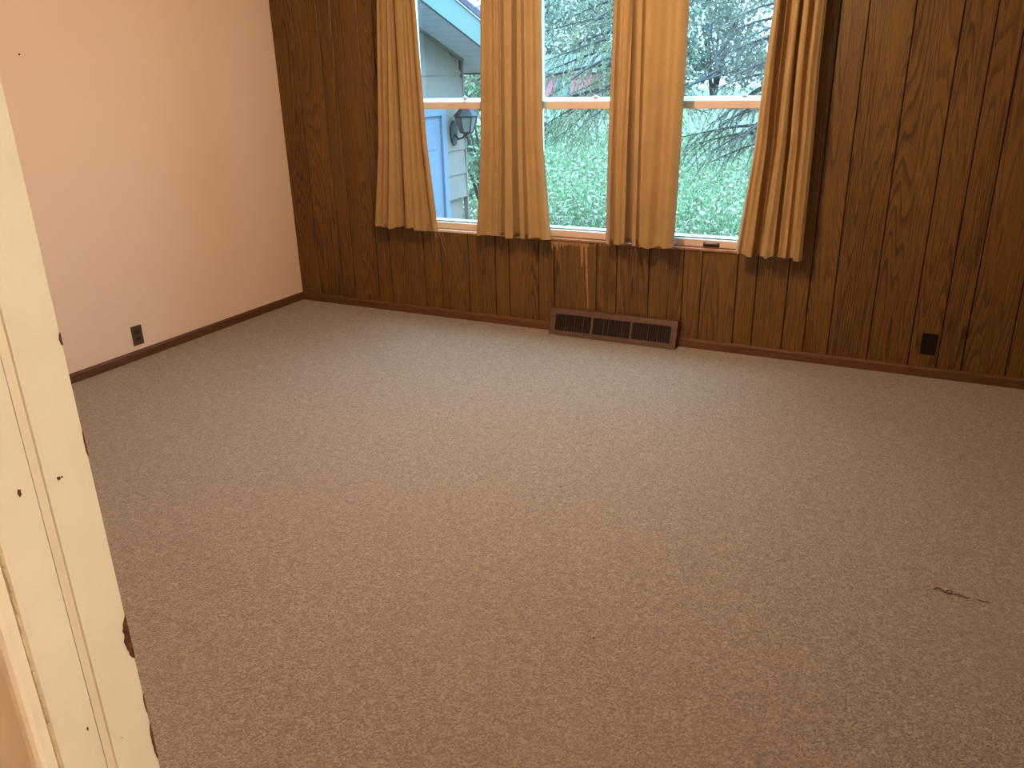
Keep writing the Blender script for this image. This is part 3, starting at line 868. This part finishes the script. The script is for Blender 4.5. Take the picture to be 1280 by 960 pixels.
sloped('frieze_board', XW - .01, XW + .026, -.030, -.002, .45, YC + .02, M['siding'])
sloped('rake_fascia', XF, XF + .022, -.012, .205, .45, 3.95, M['fascia'])
sloped('fascia_lip', XF + .001, XF + .030, -.026, -.0125, .45, 3.95, M['fascia'])
sloped('drip_edge', XF - .01, XF + .034, .206, .222, .45, 3.97, M['soffit'])
sloped('shingle_edge', XF - .02, XF + .045, .2225, .285, .45, 4.0, M['shingle'])
sloped('roof', -4.2, XF - .021, .03, .27, .45, 3.97, M['shingle'])
MB().box((-4.2, 3.952, rake(3.9) - .03), (XF, 3.975, rake(3.9) + .17)).build('eave_fascia', M['fascia'], hw)

# lantern on the wing's wall
LX, LY, LZ = XW + .016, 3.26, .955
wl = empty('wall_lantern', (LX, LY, LZ)); tag(wl, 'black wall lantern beside the pale blue door of the house wing', 'lantern')
pl = [( .052 * math.cos(a * math.pi / 12), .105 * math.sin(a * math.pi / 12)) for a in range(24)]
MB().extrude(pl, (LX, LY, LZ - .01), (LX + .016, LY, LZ - .01), (0, 1, 0), (0, 0, 1)).build('back_plate', M['lantern'], wl)
MB().tube([(LX + .016, LY, LZ - .02), (LX + .05, LY, LZ - .06), (LX + .10, LY, LZ - .045), (LX + .125, LY, LZ - .005)], .009, 8).build('arm', M['lantern'], wl, smooth=True)
cx = LX + .135
def frus(mb, z0, r0, z1, r1, seg=6):
    vs = []
    for rr, zz in ((r0, z0), (r1, z1)):
        for k_ in range(seg):
            a = 2 * math.pi * (k_ + .5) / seg; vs.append((cx + rr * math.cos(a), LY + rr * math.sin(a), zz))
    mb.add(vs, [(k_, (k_ + 1) % seg, seg + (k_ + 1) % seg, seg + k_) for k_ in range(seg)] + [tuple(range(seg))[::-1], tuple(range(seg, 2 * seg))])
g = MB(); frus(g, LZ + .002, .055, LZ + .125, .092); g.build('lantern_glass', M['lantern_glass'], wl)
c = MB()
for k_ in range(6):
    a = 2 * math.pi * (k_ + .5) / 6
    c.tube([(cx + .056 * math.cos(a), LY + .056 * math.sin(a), LZ), (cx + .094 * math.cos(a), LY + .094 * math.sin(a), LZ + .127)], .0055, 6)
frus(c, LZ - .012, .050, LZ + .003, .060); frus(c, LZ + .122, .098, LZ + .134, .100)
c.build('cage', M['lantern'], wl)
t_ = MB(); frus(t_, LZ + .134, .112, LZ + .20, .045); frus(t_, LZ + .20, .035, LZ + .225, .026); t_.lathe([(.010, .225), (.014, .238), (.004, .255)], (cx, LY, LZ), 10)
t_.build('cap', M['lantern'], wl)
fi = MB().lathe([(.004, -.055), (.016, -.040), (.012, -.025), (.022, -.012)], (cx, LY, LZ), 10); fi.build('finial', M['lantern'], wl)

wl.scale = (1.22, 1.22, 1.22)

# ------------------------------------------------------------------ outside: spruces
def needles_for(P, D, nper, ln, wd, rng):
    """P points, D directions (n,3): a tuft of nper flat needles at every point"""
    n_ = len(P); P = np.repeat(P, nper, 0); D = np.repeat(D, nper, 0)
    j = rng.normal(0, .75, P.shape); dirn = D + j; dirn /= np.linalg.norm(dirn, axis=1)[:, None] + 1e-9
    s = np.cross(dirn, rng.normal(0, 1, P.shape)); s /= np.linalg.norm(s, axis=1)[:, None] + 1e-9
    L_ = ln * rng.uniform(.6, 1.3, (len(P), 1)); W_ = wd * rng.uniform(.7, 1.3, (len(P), 1))
    V = np.empty((len(P), 3, 3)); V[:, 0] = P - s * W_; V[:, 1] = P + s * W_; V[:, 2] = P + dirn * L_
    return V.reshape(-1, 3)
def spruce(base, height, zlow, reach, nbr, label, seed, mat, droop=.22, arms=(), thin=None):
    rng = np.random.default_rng(seed); rr = random.Random(seed)
    bx, by = base; b0 = float(gz(bx, by))
    root = empty('spruce_tree', (bx, by, b0)); tag(root, label, 'tree')
    MB().tube([(bx, by, b0 - .05), (bx, by, b0 + .3), (bx + .03, by, b0 + height * .5), (bx, by, b0 + height)], [.20, .16, .10, .015], 12).build('trunk', M['bark'], root, smooth=True)
    wood = MB(); PP = []; DD = []
    specs = []
    for k_ in range(nbr):
        f_ = (k_ + rr.random()) / nbr
        z = zlow + (b0 + height - .2 - zlow) * f_ ** 1.15
        az = k_ * 2.39996 + rr.uniform(-.3, .3)
        specs.append((z, az, reach * (1 - .85 * f_) * rr.uniform(.75, 1.1), droop * rr.uniform(.7, 1.3)))
    specs += list(arms)
    if thin:      # a poorer side, shaded by its neighbour
        specs = [(z, az, L_ * (.5 if math.cos(az - thin) > .35 else 1), d_) for z, az, L_, d_ in specs]
    for z, az, L_, dr2 in specs:
        d = np.array([math.cos(az), math.sin(az), 0]); side = np.array([-d[1], d[0], 0])
        ss = np.linspace(0, 1, 9); wig = rr.uniform(-.12, .12)
        pts = np.array([bx, by, z]) + np.outer(ss * L_, d) + np.outer(np.sin(ss * 3) * wig * L_ * .3, side)
        pts[:, 2] += L_ * (.10 * ss - dr2 * 1.9 * ss ** 2 + dr2 * .55 * ss ** 4)
        wood.tube([tuple(p) for p in pts], list(np.linspace(.012 + .011 * L_, .004, 9)), 5, caps=False)
        nt = max(6, int(L_ / .075))
        for i in range(nt):
            s = .12 + .88 * (i + rr.random()) / nt
            p = np.array([np.interp(s, ss, pts[:, q]) for q in range(3)])
            sg = 1 if i % 2 else -1
            tl_ = (.20 + .42 * (1 - abs(s - .45))) * rr.uniform(.5, 1.1) * min(1.0, L_ / 1.6)
            td = d * rr.uniform(.3, .9) + side * sg * rr.uniform(.4, 1.0) + np.array([0, 0, rr.uniform(-.9, -.1)])
            td /= np.linalg.norm(td)
            q = np.linspace(0, 1, 5)[:, None]
            tw = p + td * tl_ * q + np.array([0, 0, -1.0]) * (tl_ * .45 * q ** 2)
            if tl_ > .2: wood.tube([tuple(v) for v in tw], [.0045, .004, .0035, .003, .002], 3, caps=False)
            m_ = max(4, int(tl_ / .016))
            qq = np.linspace(.05, 1, m_)
            tp = np.stack([np.interp(qq, q[:, 0], tw[:, c_]) for c_ in range(3)], 1)
            PP.append(tp); DD.append(np.tile(td + np.array([0, 0, -.5]), (m_, 1)))
    P = np.concatenate(PP); D = np.concatenate(DD)
    tag(wood.build('branches', M['bark'], root, recalc=False), kind='stuff')
    tag(big_mesh('needles', needles_for(P, D, 3, .042, .0058, rng), 0, mat, root), kind='stuff')
    return root
spruce((.20, 6.9), 4.7, 1.15, 2.2, 56, 'spruce with drooping blue green branches outside the middle window', 21, M['needle'], thin=.01,
       arms=((1.25, 3.6, 1.5, .34), (1.3, 4.25, 1.3, .38), (1.2, 2.95, 1.6, .30)))
spruce((2.35, 5.6), 4.2, .75, 1.35, 52, 'dark spruce at the right edge of the view in the right window', 33, M['needle_dark'],
       arms=((1.15, 3.1, .85, .42), (.90, 3.6, .8, .36), (1.35, 2.8, .9, .48), (.70, 3.3, .75, .30), (1.25, 3.5, .8, .40)))

# ------------------------------------------------------------------ outside: shrubs, far trees, far barn
def leafy_plant(name, label, cat, x, y, rad, h, n, leaf, mat, seed, stems=9, group=None, zc0=.15):
    rng = np.random.default_rng(seed); rr = random.Random(seed); z0 = float(gz(x, y))
    root = empty(name, (x, y, z0)); tag(root, label, cat, group)
    st = MB()
    tips = []
    for k_ in range(stems):
        a = rr.uniform(0, 6.28); q = rad * rr.uniform(.25, .95); hh = h * rr.uniform(.6, 1.0)
        p = [(x + .05 * q * math.cos(a), y + .05 * q * math.sin(a), z0 - .03), (x + .4 * q * math.cos(a), y + .4 * q * math.sin(a), z0 + hh * .5), (x + q * math.cos(a), y + q * math.sin(a), z0 + hh)]
        st.tube(p, [.012 * h, .008 * h, .003 * h], 5, caps=False)
        tips.append(p)
    st.build('stems', M['bark'], root, recalc=False)
    # clumps of leaves
    nc = max(8, n // 120)
    a = rng.uniform(0, 6.28, nc); q = rad * np.sqrt(rng.random(nc)); zz = h * (zc0 + (1 - zc0) * rng.random(nc))
    env = np.sqrt(np.clip(1 - ((zz / h - .5) / .62) ** 2, 0, 1))
    C_ = np.stack([x + q * env * np.cos(a), y + q * env * np.sin(a), z0 + zz], 1)
    idx = rng.integers(0, nc, n)
    P = C_[idx] + rng.normal(0, 1, (n, 3)) * np.array([.16, .16, .13]) * rad
    P[:, 2] = np.maximum(P[:, 2], z0 + .03)
    u = rng.normal(0, 1, (n, 3)); u /= np.linalg.norm(u, axis=1)[:, None]
    v = np.cross(u, rng.normal(0, 1, (n, 3))); v /= np.linalg.norm(v, axis=1)[:, None]
    L_ = leaf * rng.uniform(.6, 1.3, (n, 1))
    V = np.empty((n, 4, 3)); V[:, 0] = P - u * L_; V[:, 1] = P - v * L_ * .5; V[:, 2] = P + u * L_; V[:, 3] = P + v * L_ * .5
    tag(big_mesh('foliage', V.reshape(-1, 3), 0, mat, root, k=4), kind='stuff')
    return root
leafy_plant('shrub', 'bright leafy shrub just beyond the corner of the house wing', 'shrub', -2.2, 7.0, .85, 2.6, 2600, .055, M['leaf'], 5)
leafy_plant('shrub', 'pink leaved autumn shrub seen over the rail of the left window', 'shrub', -8.4, 17.0, 1.6, 3.4, 3500, .11, M['autumn'], 6)
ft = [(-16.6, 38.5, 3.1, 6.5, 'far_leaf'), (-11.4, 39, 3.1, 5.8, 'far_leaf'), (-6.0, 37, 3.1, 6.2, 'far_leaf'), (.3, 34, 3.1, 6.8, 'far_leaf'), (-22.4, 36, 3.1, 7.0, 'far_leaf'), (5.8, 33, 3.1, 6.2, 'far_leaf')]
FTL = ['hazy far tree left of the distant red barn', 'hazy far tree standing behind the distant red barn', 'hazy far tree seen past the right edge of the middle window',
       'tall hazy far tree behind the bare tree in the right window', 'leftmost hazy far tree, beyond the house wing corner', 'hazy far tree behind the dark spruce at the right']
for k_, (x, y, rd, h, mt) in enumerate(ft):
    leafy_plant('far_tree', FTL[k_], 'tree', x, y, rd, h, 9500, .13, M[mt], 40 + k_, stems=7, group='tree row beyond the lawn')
# bare tree whose twigs stand against the sky at the top of the right window
def bare_tree(x, y, h, seed, label):
    rr = random.Random(seed); z0 = float(gz(x, y)); root = empty('bare_tree', (x, y, z0)); tag(root, label, 'tree')
    tr_ = MB(); br = MB()
    tr_.tube([(x, y, z0 - .1), (x + .05, y, z0 + h * .3), (x - .05, y, z0 + h * .6)], [.20, .15, .09], 10)
    def grow(p, d, L_, r_, lev):
        pts = [p]
        for i in range(3):
            d = (d + Vector((rr.uniform(-.25, .25), rr.uniform(-.25, .25), rr.uniform(-.1, .2)))).normalized()
            pts.append(pts[-1] + d * L_ / 3)
        br.tube(pts, [r_, r_ * .8, r_ * .65, r_ * .45], 4, caps=False)
        if lev < 4:
            for q in range(3 if lev else 4):
                i = rr.choice((1, 2, 3)); nd = (d + Vector((rr.uniform(-1, 1), rr.uniform(-1, 1), rr.uniform(-.5, .7)))).normalized()
                grow(pts[i], nd, L_ * rr.uniform(.55, .75), r_ * .5, lev + 1)
    for k_ in range(7):
        a = k_ * .9 + rr.random(); zz = z0 + h * (.22 + .055 * k_)
        grow(Vector((x, y, zz)), Vector((math.cos(a), math.sin(a), .5)).normalized(), h * .26, .055, 0)
    tr_.build('trunk', M['barebark'], root, smooth=True); tag(br.build('branches', M['barebark'], root, recalc=False), kind='stuff')
bare_tree(-1.75, 13.5, 6.5, 12, 'leafless tree with fine twigs against the sky in the right window')
# far red barn behind the spruce
bx, by = -12.4, 33.0; bz = float(gz(bx, by))
barn = empty('barn', (bx, by, bz)); tag(barn, 'distant red barn half hidden behind spruce branches, across the lawn', 'barn')
for k_ in range(12):
    MB().box((bx - 2.4 + k_ * .4 + .015, by - 1.5, bz - .1), (bx - 2.4 + (k_ + 1) * .4 - .015, by - 1.46, bz + 1.55)).build('board', M['red'], barn)
MB().box((bx - 2.4, by - 1.45, bz - .1), (bx + 2.4, by + 1.5, bz + 1.55)).build('wall', M['red'], barn)
MB().extrude([(-1.8, 1.5), (0, 2.3), (1.8, 1.5)], (bx - 2.6, by, bz), (bx + 2.6, by, bz), (0, 1, 0), (0, 0, 1)).build('roof', M['paleroof'], barn)
MB().box((bx + .5, by - 1.52, bz + .5), (bx + 1.2, by - 1.455, bz + 1.3)).build('window', M['fascia'], barn)
